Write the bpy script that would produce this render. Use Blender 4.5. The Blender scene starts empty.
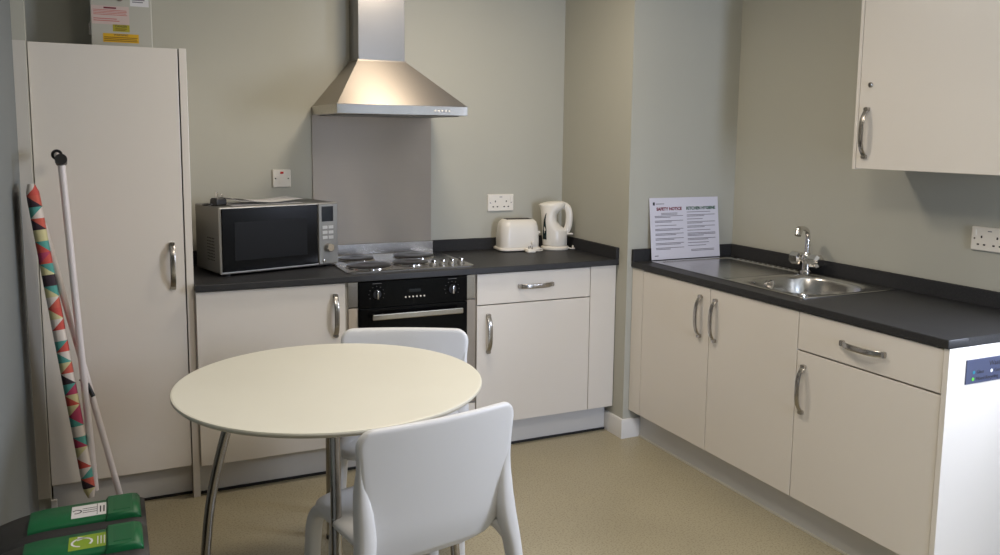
import bpy, bmesh, math, random
from mathutils import Vector, Matrix
random.seed(7)
sc = bpy.context.scene
COL = sc.collection
W = {}          # object name -> matrix that takes its local coordinates to the world

# ------------------------------------------------------------------ materials
def lin(c):
    return tuple(((v / 12.92) if v <= 0.04045 else ((v + 0.055) / 1.055) ** 2.4) for v in c)
def rgb(r, g, b):
    return lin((r / 255, g / 255, b / 255)) + (1,)
MATS = {}
def mat(name, c, rough=0.5, metal=0.0, var=0.04, scale=8.0, bump=0.0, bscale=200.0, stretch=(1, 1, 1), rvar=0.05, coat=0.0, spec=0.5):
    if name in MATS: return MATS[name]
    m = bpy.data.materials.new(name); m.use_nodes = True
    nt = m.node_tree; b = nt.nodes['Principled BSDF']
    tc = nt.nodes.new('ShaderNodeTexCoord'); mp = nt.nodes.new('ShaderNodeMapping'); mp.inputs['Scale'].default_value = stretch
    nt.links.new(tc.outputs['Object'], mp.inputs['Vector'])
    nz = nt.nodes.new('ShaderNodeTexNoise'); nz.inputs['Scale'].default_value = scale; nz.inputs['Detail'].default_value = 4
    nt.links.new(mp.outputs['Vector'], nz.inputs['Vector'])
    mx = nt.nodes.new('ShaderNodeMix'); mx.data_type = 'RGBA'
    lo = tuple(max(0, v * (1 - var)) for v in c[:3]) + (1,); hi = tuple(min(1, v * (1 + var)) for v in c[:3]) + (1,)
    mx.inputs['A'].default_value = lo; mx.inputs['B'].default_value = hi
    nt.links.new(nz.outputs['Fac'], mx.inputs['Factor']); nt.links.new(mx.outputs['Result'], b.inputs['Base Color'])
    mr = nt.nodes.new('ShaderNodeMapRange'); mr.inputs['To Min'].default_value = max(0.02, rough - rvar); mr.inputs['To Max'].default_value = min(1, rough + rvar)
    nt.links.new(nz.outputs['Fac'], mr.inputs['Value']); nt.links.new(mr.outputs['Result'], b.inputs['Roughness'])
    b.inputs['Metallic'].default_value = metal; b.inputs['Coat Weight'].default_value = coat; b.inputs['Specular IOR Level'].default_value = spec
    if bump:
        n2 = nt.nodes.new('ShaderNodeTexNoise'); n2.inputs['Scale'].default_value = bscale
        nt.links.new(mp.outputs['Vector'], n2.inputs['Vector'])
        bp = nt.nodes.new('ShaderNodeBump'); bp.inputs['Strength'].default_value = bump; bp.inputs['Distance'].default_value = 0.001
        nt.links.new(n2.outputs['Fac'], bp.inputs['Height']); nt.links.new(bp.outputs['Normal'], b.inputs['Normal'])
    MATS[name] = m
    return m

def speckle(name, c, c2, rough, scale, amount, fine=0.12):
    m = mat(name, c, rough, var=fine, scale=3)
    nt = m.node_tree; b = nt.nodes['Principled BSDF']
    src = b.inputs['Base Color'].links[0].from_socket
    tc = [n for n in nt.nodes if n.type == 'TEX_COORD'][0]
    n = nt.nodes.new('ShaderNodeTexNoise'); n.inputs['Scale'].default_value = scale; n.inputs['Detail'].default_value = 2
    nt.links.new(tc.outputs['Object'], n.inputs['Vector'])
    r = nt.nodes.new('ShaderNodeMapRange'); r.inputs['From Min'].default_value = 0.5; r.inputs['From Max'].default_value = 0.68
    r.inputs['To Max'].default_value = amount
    nt.links.new(n.outputs['Fac'], r.inputs['Value'])
    mx = nt.nodes.new('ShaderNodeMix'); mx.data_type = 'RGBA'; mx.inputs['B'].default_value = c2
    nt.links.new(src, mx.inputs['A']); nt.links.new(r.outputs['Result'], mx.inputs['Factor'])
    nt.links.new(mx.outputs['Result'], b.inputs['Base Color'])
    return m

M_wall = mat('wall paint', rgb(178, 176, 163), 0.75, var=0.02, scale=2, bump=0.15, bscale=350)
M_leftwall = mat('shade-darkened wall paint', rgb(118, 122, 121), 0.8, var=0.02, scale=2, bump=0.15, bscale=350)  # dark bluish tone puts the left wall's shade into its colour
M_ceil = mat('ceiling paint', rgb(225, 222, 212), 0.9, var=0.01)
M_floor = speckle('speckled vinyl', rgb(166, 156, 129), rgb(104, 94, 70), 0.38, 150, 0.55)
M_white = mat('painted skirting', rgb(225, 222, 216), 0.4, var=0.01)
M_door = mat('gloss white laminate', rgb(222, 215, 204), 0.22, var=0.012, scale=2, coat=0.0)
M_carc = mat('white cabinet board', rgb(205, 200, 190), 0.5, var=0.02)
M_plinth = mat('grey satin plinth', rgb(202, 200, 196), 0.25, var=0.03, scale=4)
M_gap = mat('black plinth gap', rgb(25, 24, 23), 0.6)  # black stands in for the dark gap below the plinths
M_top = speckle('black laminate worktop', rgb(33, 33, 34), rgb(74, 72, 70), 0.5, 420, 0.3)
M_upst = speckle('matt black upstand', rgb(46, 46, 47), rgb(80, 78, 76), 0.8, 420, 0.3)
M_upst.node_tree.nodes['Principled BSDF'].inputs['Specular IOR Level'].default_value = .2
M_chrome = mat('chrome', rgb(215, 212, 208), 0.1, 1.0, var=0.01, rvar=0.02)
M_nickel = mat('brushed nickel', rgb(178, 174, 168), 0.25, 1.0, var=0.03, scale=20, rvar=0.02)
M_steel = mat('brushed steel', rgb(168, 158, 146), 0.44, 1.0, var=0.03, scale=200, stretch=(.02, 1, 1.5), rvar=0.02)
M_steelp = mat('polished steel', rgb(186, 182, 176), 0.2, 1.0, var=0.01, scale=8, rvar=0.01)
M_flue = mat('satin flue steel', rgb(160, 155, 149), 0.24, 1.0, var=0.02, scale=8, rvar=0.01)
M_sink = mat('satin stainless steel', rgb(188, 186, 182), 0.22, 1.0, var=0.02, scale=20, stretch=(1, .1, 1), rvar=0.01)
M_black = mat('black plastic', rgb(22, 22, 22), 0.4, var=0.05)
M_blackg = mat('black glass', rgb(7, 7, 7), 0.2, var=0.02, rvar=0.02, spec=.14)
M_iron = mat('cast iron hotplate', rgb(20, 16, 13), 0.3, var=0.15, scale=30)
M_wplas = mat('white plastic', rgb(226, 220, 208), 0.3, var=0.01)
M_chair = mat('white polypropylene', rgb(216, 216, 216), 0.42, var=0.015, bump=0.08, bscale=500)
M_table = mat('cream laminate table', rgb(231, 228, 212), 0.32, var=0.03, scale=5)
M_tedge = mat('grey table edge', rgb(205, 201, 186), 0.4, var=0.02)
M_silver = mat('silver grey painted metal', rgb(120, 119, 114), 0.4, 0.45, var=0.03)
M_mwsilver = mat('microwave silver trim', rgb(170, 168, 162), 0.35, 0.5, var=0.03)
M_dgrey = mat('charcoal plastic', rgb(42, 41, 39), 0.55, var=0.06, bump=0.2, bscale=300)
M_green = mat('green plastic', rgb(0, 94, 50), 0.45, var=0.06)
M_lime = mat('lime sticker', rgb(132, 160, 36), 0.5, var=0.03)
M_paper = mat('white paper', rgb(222, 220, 220), 0.6, var=0.01)
M_laminate = mat('laminated paper', rgb(214, 212, 222), 0.3, var=0.01)
M_ink = mat('grey print', rgb(104, 100, 108), 0.6)
M_inkd = mat('dark print', rgb(45, 42, 48), 0.6)
M_red = mat('dark red print', rgb(120, 28, 48), 0.6)
M_grn = mat('dark green print', rgb(25, 80, 52), 0.6)
M_pink = mat('pink printed sticker', rgb(206, 186, 178), 0.6, var=0.03)
M_pinkink = mat('pink print', rgb(196, 120, 112), 0.6)
M_yel = mat('yellow sticker', rgb(214, 168, 26), 0.5, var=0.03)
M_yel2 = mat('olive yellow sticker', rgb(168, 158, 40), 0.5, var=0.03)
M_brownink = mat('brown print', rgb(120, 88, 10), 0.6)
M_box = mat('grey painted steel box', rgb(186, 184, 172), 0.45, 0.1, var=0.02)
M_signblue = mat('slate blue sign', rgb(66, 72, 96), 0.5, var=0.03)
M_teal = mat('teal dot', rgb(30, 120, 140), 0.5)
M_lgreen = mat('bright green dot', rgb(90, 190, 60), 0.5)
M_redplas = mat('red neon lens', rgb(190, 30, 20), 0.3)
M_tube = mat('white enamelled tube', rgb(214, 206, 204), 0.35, var=0.02)
M_gauge = mat('dark green gauge window', rgb(30, 46, 46), 0.15)
M_lcd = mat('display glass', rgb(26, 30, 34), 0.12)
M_hole = mat('dark slot', rgb(40, 34, 30), 0.7)
M_slot = mat('hot toaster slot', rgb(50, 44, 38), 0.6)

def fabric():
    m = bpy.data.materials.new('triangle print fabric'); m.use_nodes = True
    nt = m.node_tree; b = nt.nodes['Principled BSDF']; b.inputs['Roughness'].default_value = 0.85
    L = nt.links.new
    def N(t, **k):
        n = nt.nodes.new(t)
        for a, v in k.items(): setattr(n, a, v)
        return n
    def math_(op, a, b_=None):
        n = N('ShaderNodeMath', operation=op)
        for i, v in enumerate((a, b_)):
            if v is None: continue
            if isinstance(v, (int, float)): n.inputs[i].default_value = v
            else: L(v, n.inputs[i])
        return n.outputs[0]
    tc = N('ShaderNodeAttribute', attribute_name='weave'); sp = N('ShaderNodeSeparateXYZ'); L(tc.outputs['Vector'], sp.inputs[0])
    u = sp.outputs['X']; v = sp.outputs['Y']
    fu, fv = math_('FLOOR', u), math_('FLOOR', v)
    ru, rv = math_('FRACT', u), math_('FRACT', v)
    # the diagonal alternates from cell to cell, so that triangles point both ways
    par = math_('MODULO', math_('ABSOLUTE', math_('ADD', fu, fv)), 2.0)
    d1 = math_('GREATER_THAN', math_('ADD', ru, rv), 1.0)
    d2 = math_('GREATER_THAN', ru, rv)
    df = math_('SUBTRACT', d2, d1)
    d = math_('ADD', d1, math_('MULTIPLY', df, par))
    cb = N('ShaderNodeCombineXYZ'); L(fu, cb.inputs[0]); L(fv, cb.inputs[1]); L(d, cb.inputs[2])
    wn = N('ShaderNodeTexWhiteNoise', noise_dimensions='3D'); L(cb.outputs[0], wn.inputs['Vector'])
    cr = N('ShaderNodeValToRGB'); cr.color_ramp.interpolation = 'CONSTANT'
    cs = [(0., (188, 76, 66)), (.18, (164, 58, 88)), (.3, (196, 188, 140)), (.44, (78, 148, 138)), (.58, (52, 38, 46)), (.66, (206, 196, 186)), (.88, (190, 88, 72))]
    el = cr.color_ramp.elements
    while len(el) < len(cs): el.new(0.5)
    for e, (p, c) in zip(el, cs): e.position = p; e.color = rgb(*c)
    L(wn.outputs['Value'], cr.inputs[0]); L(cr.outputs[0], b.inputs['Base Color'])
    return m
M_fabric = fabric()
def brush(m, direction, amount):
    b = m.node_tree.nodes['Principled BSDF']; c = m.node_tree.nodes.new('ShaderNodeCombineXYZ')
    for i, v in enumerate(direction): c.inputs[i].default_value = v
    b.inputs['Anisotropic'].default_value = amount; m.node_tree.links.new(c.outputs[0], b.inputs['Tangent'])
brush(M_steel, (0, 0, 1), .95)       # grain runs sideways, so reflections smear up and down

# ------------------------------------------------------------------ mesh helpers
def new(): return bmesh.new()
def box(bm, lo, hi, bev=0.0, seg=2):
    lo, hi = Vector(lo), Vector(hi)
    r = bmesh.ops.create_cube(bm, size=1.0)
    vs = r['verts']; c = (lo + hi) / 2; s = hi - lo
    for v in vs: v.co = Vector((c.x + v.co.x * s.x, c.y + v.co.y * s.y, c.z + v.co.z * s.z))
    if bev > 0:
        es = list({e for v in vs for e in v.link_edges})
        bmesh.ops.bevel(bm, geom=es, offset=min(bev, min(abs(k) for k in s) * .49), segments=seg, affect='EDGES', profile=0.5)
def loft(bm, loops, cap=True, closed=True):
    rings = [[bm.verts.new(p) for p in lp] for lp in loops]
    n = len(rings[0])
    for a, b in zip(rings[:-1], rings[1:]):
        for i in range(n if closed else n - 1):
            j = (i + 1) % n
            bm.faces.new((a[i], a[j], b[j], b[i]))
    if cap:
        bm.faces.new(list(reversed(rings[0]))); bm.faces.new(rings[-1])
    return rings
def lathe(bm, prof, n=32, c=(0, 0, 0), axis='z', cap=True):
    c = Vector(c)
    def P(r, h, a):
        x, y = r * math.cos(a), r * math.sin(a)
        return c + (Vector((x, y, h)) if axis == 'z' else Vector((x, -h, y)) if axis == 'y' else Vector((-h, -x, y)))
    loft(bm, [[P(max(r, 1e-4), h, 2 * math.pi * i / n) for i in range(n)] for r, h in prof], cap)
def sweep(bm, pts, rx, ry=None, n=14, up=(0, 0, 1), cap=True, sq=2.0):
    """a tube along pts; rx, ry may be lists; section is a superellipse with exponent sq"""
    pts = [Vector(p) for p in pts]; k = len(pts)
    if not isinstance(rx, (list, tuple)): rx = [rx] * k
    if ry is None: ry = rx
    if not isinstance(ry, (list, tuple)): ry = [ry] * k
    up = Vector(up); loops = []; side = None
    for i, p in enumerate(pts):
        t = (pts[min(i + 1, k - 1)] - pts[max(i - 1, 0)]).normalized()
        s = up.cross(t)
        if side is None:
            if s.length < 1e-3: s = Vector((1, 0, 0)).cross(t)
        else:
            s = side - t * side.dot(t)
        side = s.normalized(); u = t.cross(side)
        lp = []
        for j in range(n):
            a = 2 * math.pi * (j + .5) / n; ca, sa = math.cos(a), math.sin(a)
            lp.append(p + side * rx[i] * math.copysign(abs(ca) ** (2 / sq), ca) + u * ry[i] * math.copysign(abs(sa) ** (2 / sq), sa))
        loops.append(lp)
    loft(bm, loops, cap)
def smooth_path(pts, sub=6):
    pts = [Vector(p) for p in pts]; out = []
    for i in range(len(pts) - 1):
        p0, p1, p2, p3 = pts[max(i - 1, 0)], pts[i], pts[i + 1], pts[min(i + 2, len(pts) - 1)]
        for s in range(sub):
            t = s / sub
            out.append(0.5 * ((2 * p1) + (p2 - p0) * t + (2 * p0 - 5 * p1 + 4 * p2 - p3) * t * t + (3 * p1 - p0 - 3 * p2 + p3) * t ** 3))
    out.append(pts[-1]); return out
def prism(bm, poly, d0, d1, fn):
    """poly: 2D outline; fn(u, v, d) -> world point"""
    loft(bm, [[fn(u, v, d0) for u, v in poly], [fn(u, v, d1) for u, v in poly]])
def rrect(u0, v0, u1, v1, r, n=6):
    out = []
    for (cx, cy, a0) in ((u1 - r, v1 - r, 0), (u0 + r, v1 - r, 90), (u0 + r, v0 + r, 180), (u1 - r, v0 + r, 270)):
        for i in range(n + 1):
            a = math.radians(a0 + 90 * i / n); out.append((cx + r * math.cos(a), cy + r * math.sin(a)))
    return out
FY = lambda y0: (lambda u, v, d: Vector((u, y0 - d, v)))          # a face looking towards -y
def FX(x0): return lambda u, v, d: Vector((x0 - d, -u, v))         # a face looking towards -x, u runs to the right

def obj(name, bm, m, parent=None, local=False, angle=35, mats=None, wn=True):
    bmesh.ops.remove_doubles(bm, verts=bm.verts, dist=1e-6)
    bmesh.ops.recalc_face_normals(bm, faces=bm.faces)
    if parent is not None and not local:
        bm.transform(W[parent.name].inverted())
    me = bpy.data.meshes.new(name); bm.to_mesh(me); bm.free()
    for mm in (mats or [m]): me.materials.append(mm)
    me.set_sharp_from_angle(angle=math.radians(angle))
    ar = sorted(p.area for p in me.polygons); med = ar[len(ar) // 2]
    for p in me.polygons: p.use_smooth = not (wn and p.area > 20 * med)      # broad flats stay flat, their rounded edges are smooth
    o = bpy.data.objects.new(name, me); COL.objects.link(o)
    if parent is not None:
        o.parent = parent; W[o.name] = W[parent.name]
    else: W[o.name] = Matrix.Identity(4)
    return o
def tag(o, label, cat, group=None):
    o['label'] = label; o['category'] = cat
    if group: o['group'] = group
    return o
def thing(name, label, cat, loc=(0, 0, 0), rz=0.0, group=None):
    o = bpy.data.objects.new(name, None); COL.objects.link(o); o.empty_display_size = .05
    o.location = loc; o.rotation_euler = (0, 0, rz)
    W[o.name] = Matrix.Translation(loc) @ Matrix.Rotation(rz, 4, 'Z')
    return tag(o, label, cat, group)
def struct(name, bm, m):
    o = obj(name, bm, m); o['kind'] = 'structure'; return o
def b_(lo, hi, bev=0.0, seg=2):
    bm = new(); box(bm, lo, hi, bev, seg); return bm
def glyphs(body, size, m, parent, lm, align='LEFT', bold=0.0):
    """lettering as real mesh, placed by lm in the parent's coordinates"""
    cu = bpy.data.curves.new('lettering', 'FONT'); cu.body = body; cu.size = size; cu.align_x = align; cu.extrude = 0.0002; cu.offset = bold; cu.resolution_u = 3
    o = bpy.data.objects.new('lettering_source', cu)
    me = bpy.data.meshes.new_from_object(o); bpy.data.objects.remove(o); bpy.data.curves.remove(cu)
    me.name = 'lettering'; me.transform(lm); me.materials.clear(); me.materials.append(m)
    o = bpy.data.objects.new('lettering', me); COL.objects.link(o); o.parent = parent; W[o.name] = W[parent.name]
    return o
def text(body, size, loc, rot, m, parent, align='LEFT'):
    mw = Matrix.Translation(loc) @ Matrix.Rotation(rot[2], 4, 'Z') @ Matrix.Rotation(rot[1], 4, 'Y') @ Matrix.Rotation(rot[0], 4, 'X')
    return glyphs(body, size, m, parent, W[parent.name].inverted() @ mw, align)
R90 = math.pi / 2
def handle(parent, c, along, n, L=.180, out=.031, w=.0105, m=None):
    """bow handle: a flat strip bent from the door outwards"""
    c, a, n = Vector(c), Vector(along), Vector(n)
    pts = []
    for i in range(25):
        t = i / 24 * 2 - 1
        pts.append(c + a * (t * L / 2) + n * (out * (1 - abs(t) ** 3.2) - .001))
    bm = new(); b = a.cross(n)
    sweep(bm, pts, w, .0032, n=12, up=n, sq=4)
    for s in (-1, 1):
        q = c + a * (s * (L / 2 - .005)); sweep(bm, [q - n * .001, q + n * .012], w, w * .8, n=12, up=a, sq=3)
    return obj('handle', bm, m or M_nickel, parent)

# ------------------------------------------------------------------ dimensions
ZT, ZB, ZD, PL = .876, .848, .843, .135          # worktop top / underside, door top, plinth top
D = .5645                                         # back wall
XP, YP = 1.9465, -.0888                           # the wall pier between the two runs
XF, XR = 1.9776, 2.578                            # right run door faces, right wall
XL = -.572
CEIL, REAR = 2.42, -6.2
Y0, Y1, Y2, Y3, Y4, Y5 = YP, -.181, -.670, -1.169, -1.758, -1.777

# ------------------------------------------------------------------ room
struct('floor', b_((XL - .15, REAR - .15, -.1), (XR + .15, D + .15, 0)), M_floor)
struct('ceiling', b_((XL - .15, REAR - .15, CEIL), (XR + .15, D + .15, CEIL + .1)), M_ceil)
struct('wall_back', b_((XL - .15, D, 0), (XR + .15, D + .12, CEIL)), M_wall)
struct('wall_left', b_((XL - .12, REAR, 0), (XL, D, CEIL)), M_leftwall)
vy0, vy1, vz0, vz1 = -2.68, -1.98, .95, 2.05        # unseen window, added for daylight just past the end of the sink run
bm = new()
box(bm, (XR, vy1, 0), (XR + .12, D + .12, CEIL)); box(bm, (XR, REAR, 0), (XR + .12, vy0, CEIL))
box(bm, (XR, vy0, 0), (XR + .12, vy1, vz0)); box(bm, (XR, vy0, vz1), (XR + .12, vy1, CEIL))
struct('wall_right', bm, M_wall)
wx0, wx1, wz0, wz1 = 1.12, 1.62, .25, 2.2          # unseen window added behind the camera for daylight, beyond an added partition
bm = new()
box(bm, (XL - .12, REAR - .12, 0), (wx0, REAR, CEIL)); box(bm, (wx1, REAR - .12, 0), (XR, REAR, CEIL))
box(bm, (wx0, REAR - .12, 0), (wx1, REAR, wz0)); box(bm, (wx0, REAR - .12, wz1), (wx1, REAR, CEIL))
struct('wall_rear', bm, M_wall)
struct('added_partition', b_((.92, REAR, 0), (1.02, -2.75, CEIL)), M_wall)  # unseen wall added to keep the rear daylight off the left units
struct('wall_corner', b_((XP, YP, 0), (XR, D, CEIL)), M_wall)
struct('trim_1', b_((XL, .004, 0), (-.5315, .05, CEIL)), M_wall)          # narrow nib left of the tall cupboard
struct('trim_2', b_((XL, -.001, .1), (-.5325, .004, 1.781)), M_carc)       # its filler strip
# skirting round the pier
bm = new()
prof = [(0, 0), (.014, 0), (.014, .085), (.010, .094), (0, .095)]
loft(bm, [[Vector((XP - d, YP + .15, z)) for d, z in prof], [Vector((XP - d, YP - d, z)) for d, z in prof], [Vector((XP + .095, YP - d, z)) for d, z in prof]])
struct('baseboard_corner', bm, M_white)
struct('baseboard_left', b_((-.531, -.012, 0), (-.511, .002, .093), .002), M_white)
bm = new()
fr = .05; yw = REAR - .09
box(bm, (wx0, yw, wz0), (wx0 + fr, yw + .05, wz1)); box(bm, (wx1 - fr, yw, wz0), (wx1, yw + .05, wz1))
box(bm, (wx0 + fr, yw, wz0), (wx1 - fr, yw + .05, wz0 + fr)); box(bm, (wx0 + fr, yw, wz1 - fr), (wx1 - fr, yw + .05, wz1))
struct('added_rear_window', bm, M_white)  # frame of the added rear window, out of view
bm = new(); xv = XR + .05
box(bm, (xv, vy0, vz0), (xv + .05, vy0 + fr, vz1)); box(bm, (xv, vy1 - fr, vz0), (xv + .05, vy1, vz1))
box(bm, (xv, vy0 + fr, vz0), (xv + .05, vy1 - fr, vz0 + fr)); box(bm, (xv, vy0 + fr, vz1 - fr), (xv + .05, vy1 - fr, vz1))
struct('added_side_window', bm, M_white)  # frame of the added side window, out of view

# ------------------------------------------------------------------ tall cupboard
t = thing('tall_cupboard', 'tall plain white larder cupboard left of the microwave worktop', 'cupboard', (-.265, .28, 0))
obj('carcass', b_((-.528, .046, PL), (-.028, D - .004, 1.778)), M_carc, t)
d = obj('door', b_((-.5285, .027, PL), (-.0315, .045, 1.7805), .0015), M_door, t)
handle(d, (-.0755, .027, .951), (0, 0, 1), (0, -1, 0))
obj('side_panel', b_((-.0265, .024, 0), (0, D - .004, 1.7825), .001), M_door, t)
p = obj('plinth', b_((-.528, .075, .006), (-.028, .09, PL - .004)), M_plinth, t)
obj('floor_gap_strip', b_((-.528, .071, 0), (-.028, .078, .010)), M_gap, p)

# ------------------------------------------------------------------ back run base units
def carcass(x0, x1, y0=.0195, y1=D - .004, z0=PL, z1=ZB - .001, th=.018):
    bm = new()
    box(bm, (x0, y0, z0), (x0 + th, y1, z1)); box(bm, (x1 - th, y0, z0), (x1, y1, z1))
    box(bm, (x0 + th, y0, z0), (x1 - th, y1, z0 + th)); box(bm, (x0 + th, y1 - th, z0 + th), (x1 - th, y1, z1))
    return bm
t = thing('base_cabinet', 'white single door base unit under the microwave', 'cabinet', (.3, .3, 0))
obj('carcass', carcass(.001, .599), M_carc, t)
d = obj('door', b_((.004, 0, PL), (.597, .018, ZD), .0015), M_door, t)
handle(d, (.5545, 0, .708), (0, 0, 1), (0, -1, 0))

t = thing('oven_housing', 'white oven housing unit with narrow steel edged sides around the black oven', 'cabinet', (.9, .3, 0))
bm = new()
box(bm, (.601, .0195, PL), (.618, D - .004, ZB - .001)); box(bm, (1.182, .0195, PL), (1.199, D - .004, ZB - .001)); box(bm, (.618, .0195, PL), (1.182, D - .004, .243))
obj('carcass', bm, M_carc, t)
for k, (a, c) in enumerate(((.611, .653), (1.155, 1.1965))):
    obj('trim_strip', b_((a, .004, .735), (c, .019, ZD), .001), M_steelp, t)
    obj('trim_strip', b_((a, .004, .252), (c, .019, .73), .001), M_steel, t)
obj('lower_panel', b_((.603, 0, PL), (1.197, .018, .246), .0015), M_door, t)

t = thing('built_in_oven', 'black glass built-in electric oven below the steel hob', 'oven', (.9, .2, .25))
obj('oven_body', b_((.656, .012, .252), (1.152, .52, .838)), M_black, t)
fa = obj('control_panel', b_((.655, -.004, .728), (1.153, .012, .8435), .002), M_blackg, t)
for kx in (.733, 1.079):
    bm = new(); lathe(bm, [(.019, 0), (.019, .004), (.017, .009)], 28, (kx, -.004, .787), 'y')
    kn = obj('control_knob', bm, M_black, fa)
    bm = new(); box(bm, (kx - .004, -.027, .768), (kx + .004, -.012, .806), .003); obj('knob_grip', bm, M_chrome, kn)
    bm = new()
    for i in range(9):
        a = math.radians(-30 + 30 * i); q = (kx + .034 * math.cos(a), .787 + .034 * math.sin(a))
        box(bm, (q[0] - .002, -.0045, q[1] - .0012), (q[0] + .002, -.0039, q[1] + .0012))
    box(bm, (kx - .018, -.0045, .832), (kx + .022, -.0039, .8345))
    obj('dial_marks', bm, mat('grey dial print', rgb(95, 92, 88), .5), fa)
for i in range(6):
    bm = new(); lathe(bm, [(.0035, 0), (.0035, .004), (.0025, .005)], 14, (.862 + i * .0172, -.004, .766), 'y'); obj('button', bm, M_wplas, fa)
obj('clock_display', b_((.878, -.0046, .786), (.932, -.0038, .800)), M_lcd, fa)
dr = obj('oven_door', b_((.655, -.006, .254), (1.153, .0115, .7255), .002), M_blackg, t)
obj('door_glass', b_((.70, -.0075, .34), (1.10, -.0055, .60), .001), M_lcd, dr)
bm = new(); box(bm, (.703, -.046, .681), (1.118, -.034, .707), .004)
for hx in (.715, 1.106): box(bm, (hx - .008, -.036, .686), (hx + .008, -.005, .702), .002)
obj('handle', bm, M_steelp, dr)

t = thing('drawer_cabinet', 'white base unit with one drawer over a door beneath the toaster', 'cabinet', (1.5, .3, 0))
obj('carcass', carcass(1.201, 1.799), M_carc, t)
d = obj('drawer', b_((1.2035, 0, .7015), (1.797, .018, ZD), .0015), M_door, t)
handle(d, (1.501, 0, .776), (1, 0, 0), (0, -1, 0))
d = obj('door', b_((1.2035, 0, PL), (1.797, .018, .6965), .0015), M_door, t)
handle(d, (1.259, 0, .566), (0, 0, 1), (0, -1, 0))
obj('filler_panel', b_((1.8, .0, PL), (XP - .004, .018, ZD + .003), .001), M_door, t)

o = thing('plinth_board', 'long grey plinth board under the back run of units', 'plinth', (.95, .06, 0))
obj('board', b_((.002, .054, .008), (XP - .016, .07, PL - .002)), M_plinth, o)
obj('floor_gap_strip', b_((.002, .049, 0), (XP - .016, .056, .011)), M_gap, o)  # dark strip drawn for the gap at the floor

t = thing('worktop', 'black laminate worktop along the back wall holding microwave, hob and kettle', 'worktop', (.97, .27, ZB))
obj('slab', b_((.001, -.0206, ZB), (XP - .001, D - .001, ZT), .003), M_top, t)
bm = new()
box(bm, (1.193, D - .019, ZT - .001), (XP - .0195, D - .001, .934), .002)
obj('upstand', bm, M_upst, t)
obj('upstand', b_((XP - .019, -.0206, ZT - .001), (XP - .001, D - .0005, .934), .002), M_upst, t)
obj('upstand', b_((.001, D - .019, ZT - .001), (.585, D - .001, .934), .002), M_upst, t)

t = thing('splashback', 'brushed steel splashback on the wall behind the hob', 'splashback', (.888, D, .93))
obj('panel', b_((.589, D - .006, .93), (1.187, D - .001, 1.592), .001), M_steel, t)
obj('upstand_strip', b_((.586, D - .022, ZT), (1.192, D - .0065, .934), .002), M_flue, t)

# ------------------------------------------------------------------ hob
t = thing('electric_hob', 'steel four plate electric hob set into the back worktop', 'hob', (.91, .3, ZT))
bm = new()
loft(bm, [[Vector((x, y, ZT)) for x, y in rrect(.617, .034, 1.208, .536, .02)],
          [Vector((x, y, ZT + .004)) for x, y in rrect(.617, .034, 1.208, .536, .02)],
          [Vector((x, y, ZT + .007)) for x, y in rrect(.622, .039, 1.203, .531, .018)],
          [Vector((x, y, ZT + .0055)) for x, y in rrect(.634, .051, 1.191, .519, .014)]])
obj('hob_plate', bm, M_steelp, t)
for (x, y, r) in ((.75, .175, .100), (.755, .405, .084), (1.04, .405, .098), (.955, .205, .082)):
    bm = new(); lathe(bm, [(r + .007, .0), (r + .007, .003), (r + .001, .004)], 48, (x, y, ZT + .0055)); pl = obj('hotplate', bm, M_chrome, t)
    bm = new(); lathe(bm, [(r, .001), (r, .006), (r - .004, .0085), (r * .32, .0085), (r * .28, .0075)], 48, (x, y, ZT + .0055)); obj('iron_disc', bm, M_iron, pl)
for i in range(4):
    x, y = 1.03 + i * .047, .100 + i * .006
    bm = new(); lathe(bm, [(.019, 0), (.019, .003), (.0165, .006), (.016, .011), (.013, .013)], 24, (x, y, ZT + .0055))
    kn = obj('control_knob', bm, M_silver, t)
    obj('knob_grip', b_((x - .0045, y - .0165, ZT + .010), (x + .0045, y + .0165, ZT + .030), .002), M_chrome, kn)

# ------------------------------------------------------------------ cooker hood
t = thing('cooker_hood', 'stainless steel chimney cooker hood on the back wall', 'cooker hood', (.888, D, 1.553))
hx0, hx1, hy = .591, 1.185, .080
cx0, cx1, cy = .774, .996, .400
bm = new()
box(bm, (hx0, hy, 1.553), (hx1, D - .0075, 1.594), .0015); obj('lip', bm, M_steelp, t)
bm = new()
q = lambda x0, x1, y, z: [Vector((x0, y, z)), Vector((x1, y, z)), Vector((x1, D - .002, z)), Vector((x0, D - .002, z))]
loft(bm, [q(hx0 + .002, hx1 - .002, hy + .002, 1.594), q(cx0 - .006, cx1 + .006, cy - .008, 1.802), q(cx0 - .006, cx1 + .006, cy - .008, 1.808)])
obj('canopy', bm, M_steel, t)
obj('chimney', b_((cx0, cy, 1.805), (cx1, D - .002, 2.12), .001), M_flue, t)
obj('upper_chimney', b_((cx0 + .004, cy + .004, 2.1), (cx1 - .004, D - .002, CEIL), .001), M_flue, t)
obj('grease_filter', b_((hx0 + .03, hy + .03, 1.549), (hx1 - .03, D - .04, 1.5535)), M_silver, t)
for i in range(5):
    bm = new(); lathe(bm, [(.004, 0), (.004, .003), (.003, .004)], 14, (1.03 + i * .0165, hy, 1.572), 'y'); obj('button', bm, M_wplas, t)

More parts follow.
